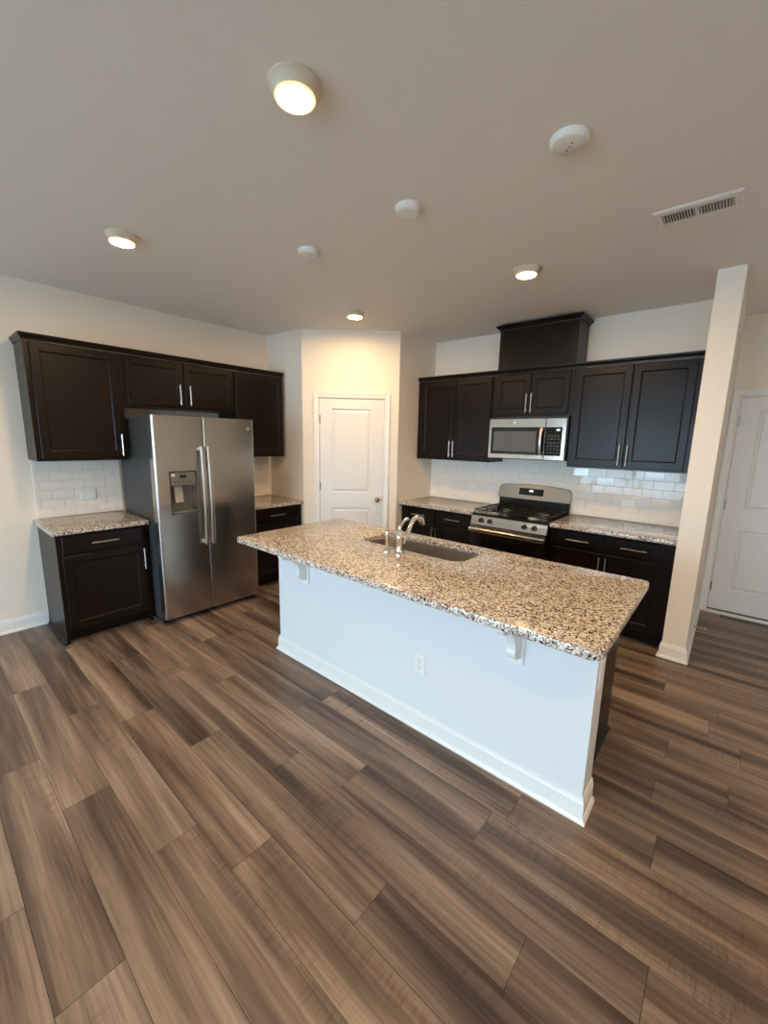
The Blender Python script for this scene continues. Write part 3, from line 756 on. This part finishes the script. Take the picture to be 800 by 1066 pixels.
# ------------------------------------------------------------------ outlets
def outlet(F, u, z, v, label, horizontal=False, decora=False, group='wall outlets', pm=M_plastic):
    t = thing('electrical_outlet', label, 'outlet', F(u, v, z), group)
    pw, ph = (.076, .118)
    if horizontal: pw, ph = ph, pw
    pl = MB(F); pl.loops([[(u-pw/2+i, v+d, z-ph/2+i), (u+pw/2-i, v+d, z-ph/2+i), (u+pw/2-i, v+d, z+ph/2-i), (u-pw/2+i, v+d, z+ph/2-i)] for i, d in ((0, .0006), (0, .003), (.004, .006))])
    p_ = pl.build('cover_plate', pm, t)
    if decora:
        a, c = (.034, .068); a, c = (c, a) if horizontal else (a, c)
        g = MB(F).box(u-a/2, u+a/2, v+.0061, v+.008, z-c/2, z+c/2, .0008).build('receptacle', pm, t)
        for k in (-1, 1):
            for q in (-1, 1):
                s = MB(F)
                du, dz = (k*.018, q*.006) if horizontal else (q*.006, k*.018)
                s.box(u+du-(.004 if horizontal else .001), u+du+(.004 if horizontal else .001), v+.0081, v+.0084, z+dz-(.001 if horizontal else .004), z+dz+(.001 if horizontal else .004))
                s.build('slot', M_slot, g)
    else:
        for k in (-1, 1):
            zz = z+k*.020
            g = MB(F); g.loops([[(u+.0165*x, v+d, zz+.0135*y) for x, y in rrect(-1, 1, -1, 1, .55, 5)] for d in (.0061, .008)])
            g = g.build('receptacle', pm, t)
            for a, c, za, zb in ((-.0075, -.0055, -.002, .006), (.0055, .0075, -.002, .006), (-.002, .002, -.0095, -.0055)):
                MB(F).box(u+a, u+c, v+.0081, v+.0084, zz+za, zz+zb).build('slot', M_slot, g)
        MB(F).lathe((u, v+.0061, z), [(.003, 0), (.003, .0008), (.001, .001)], 10, 'v').build('screw', M_slot, t)
    return t
outlet(FL, -3.339, 1.079, .0104, 'white sideways outlet on the tile left of the refrigerator', True, True)
outlet(FR, 2.006, 1.072, .0104, 'white sideways outlet on the tile left of the gas range', True, True)
outlet(FR, 3.640, 1.083, .0104, 'white sideways outlet on the tile right of the gas range', True, True)
def FIF(u, v, z): return (u, PYF-v, z)
outlet(FIF, 3.158, .398, 0.0, 'white duplex outlet low on the long white island front')
def FIE(u, v, z): return (PX1+v, u, z)
outlet(FIE, -2.560, .672, 0.0, 'white outlet on the narrow end of the island half wall', False, True)

# ------------------------------------------------------------------ ceiling fittings
def downlight(x, y, label):
    t = thing('ceiling_light', label, 'ceiling light', (x, y, H), 'round ceiling downlights')
    MB().lathe((x, y, H), [(.090, -.0006), (.090, -.006), (.084, -.010), (.070, -.034), (.0685, -.0365)], 40, 'z', True, True).build('trim_ring', M_ceil2, t, True)
    MB().lathe((x, y, H), [(.0685, -.0367), (.0665, -.0405), (.0612, -.0410), (.0612, -.0367)], 40, 'z', False, False).build('lens_rim', M_rim, t, True)
    MB().lathe((x, y, H), [(.0605, -.0367), (.0605, -.0398), (.057, -.0408), (.042, -.0412), (.002, -.0414)], 40, 'z', True, True).build('diffuser', M_lamp, t, True)
    return t
downlight(3.078, -3.372, 'lit round ceiling light nearest the camera, above the island front')
downlight(1.425, -3.372, 'lit round ceiling light at left, in front of the fridge cabinets')
downlight(3.110, -1.470, 'lit round ceiling light in front of the range hood box')
downlight(1.480, -1.470, 'small lit ceiling light in front of the pantry door')
downlight(5.05, -2.55, 'added round ceiling light right of the island, outside the photo')  # unseen lamp, added to warm the stub wall end and island end
downlight(4.740, -4.150, 'lit round ceiling light almost above the camera, outside the photo')
def detector(x, y, rad, label, dots):
    t = thing('smoke_detector', label, 'smoke detector', (x, y, H), 'round white ceiling detectors')
    MB().lathe((x, y, H), [(rad*.96, -.0006), (rad, -.003), (rad, -.014), (rad*.94, -.024), (rad*.82, -.030), (rad*.78, -.030), (rad*.76, -.028), (rad*.70, -.031), (.002, -.032)], 40).build('cover', M_plastic, t, True)
    if dots:
        for dx, dy in ((-.012, .012), (.003, 0.0), (.016, -.016)): MB().lathe((x+dx, y+dy, H), [(.003, -.0322), (.003, -.0335)], 10).build('indicator', M_slot, t)
    else: MB().lathe((x, y, H), [(.010, -.0322), (.010, -.034), (.008, -.035)], 16).build('test_button', M_plastic, t, True)
detector(3.708, -2.560, .072, 'white round smoke detector with dark dots, the one nearest the air vent', True)
detector(2.938, -2.565, .068, 'white round ceiling disc in the middle of the three detectors', False)
detector(2.155, -2.565, .066, 'white round ceiling disc farthest left of the three detectors', False)
vt = thing('ceiling_vent', 'white rectangular air vent with slats in the ceiling at right', 'vent', (4.046, -1.657, H))
VX0, VX1, VY0, VY1 = 3.868, 4.224, -1.757, -1.560
fm = MB(); zc = H-.0006
q = lambda e, z: [(VX0+e, VY0+e, z), (VX1-e, VY0+e, z), (VX1-e, VY1-e, z), (VX0+e, VY1-e, z)]
hq = lambda e, z: [(VX0+.035+e, VY0+.045+e, z), (VX1-.035-e, VY0+.045+e, z), (VX1-.035-e, VY1-.045-e, z), (VX0+.035+e, VY1-.045-e, z)]
fm.loops([q(0, zc), q(0, zc-.003), q(.012, zc-.010), hq(0, zc-.010), hq(0, zc), q(0, zc)], False, False)
fm.box(4.038, 4.054, VY0+.0452, VY1-.0452, zc-.010, zc)
fm.build('frame', M_plastic, vt)
MB().box(VX0+.036, VX1-.036, VY0+.046, VY1-.046, zc-.002, zc).build('duct', M_slot, vt)
lv_ = MB()
for x0, x1, s in ((VX0+.036, 4.037, 1), (4.055, VX1-.036, 1)):
    n = 11
    for i in range(n):
        x = x0+(x1-x0)*(i+.5)/n
        lv_.loops([[(x-s*.004, y, zc-.0022), (x-s*.003, y, zc-.0022), (x+s*.005, y, zc-.011), (x+s*.004, y, zc-.011)] for y in (VY0+.0455, VY1-.0455)])
lv_.build('louvers', M_plastic, vt)
for x in (VX0+.018, VX1-.018): MB().lathe((x, (VY0+VY1)/2, zc), [(.005, -.0102), (.005, -.0115), (.002, -.012)], 12).build('screw', M_nickel, vt, True)
ds = thing('door_stop', 'small spring door stop on the baseboard of the stub wall beside the hall', 'door stop', (SX1+.014, -.02, .06))
cs = [(SX1+.0272+.058*i/90, -.02+.006*math.cos(i*.9), .06+.006*math.sin(i*.9)) for i in range(91)]
MB().tube(cs, .0012, 5).build('spring', M_nickel, ds, True)
MB().lathe((SX1+.0134, -.02, .06), [(.009, 0), (.009, .008), (.005, .0138)], 14, 'u').build('base', M_nickel, ds, True)
MB().lathe((SX1+.0854, -.02, .06), [(.0075, 0), (.0085, .004), (.0085, .012), (.005, .014)], 14, 'u').build('tip', M_rubber, ds, True)
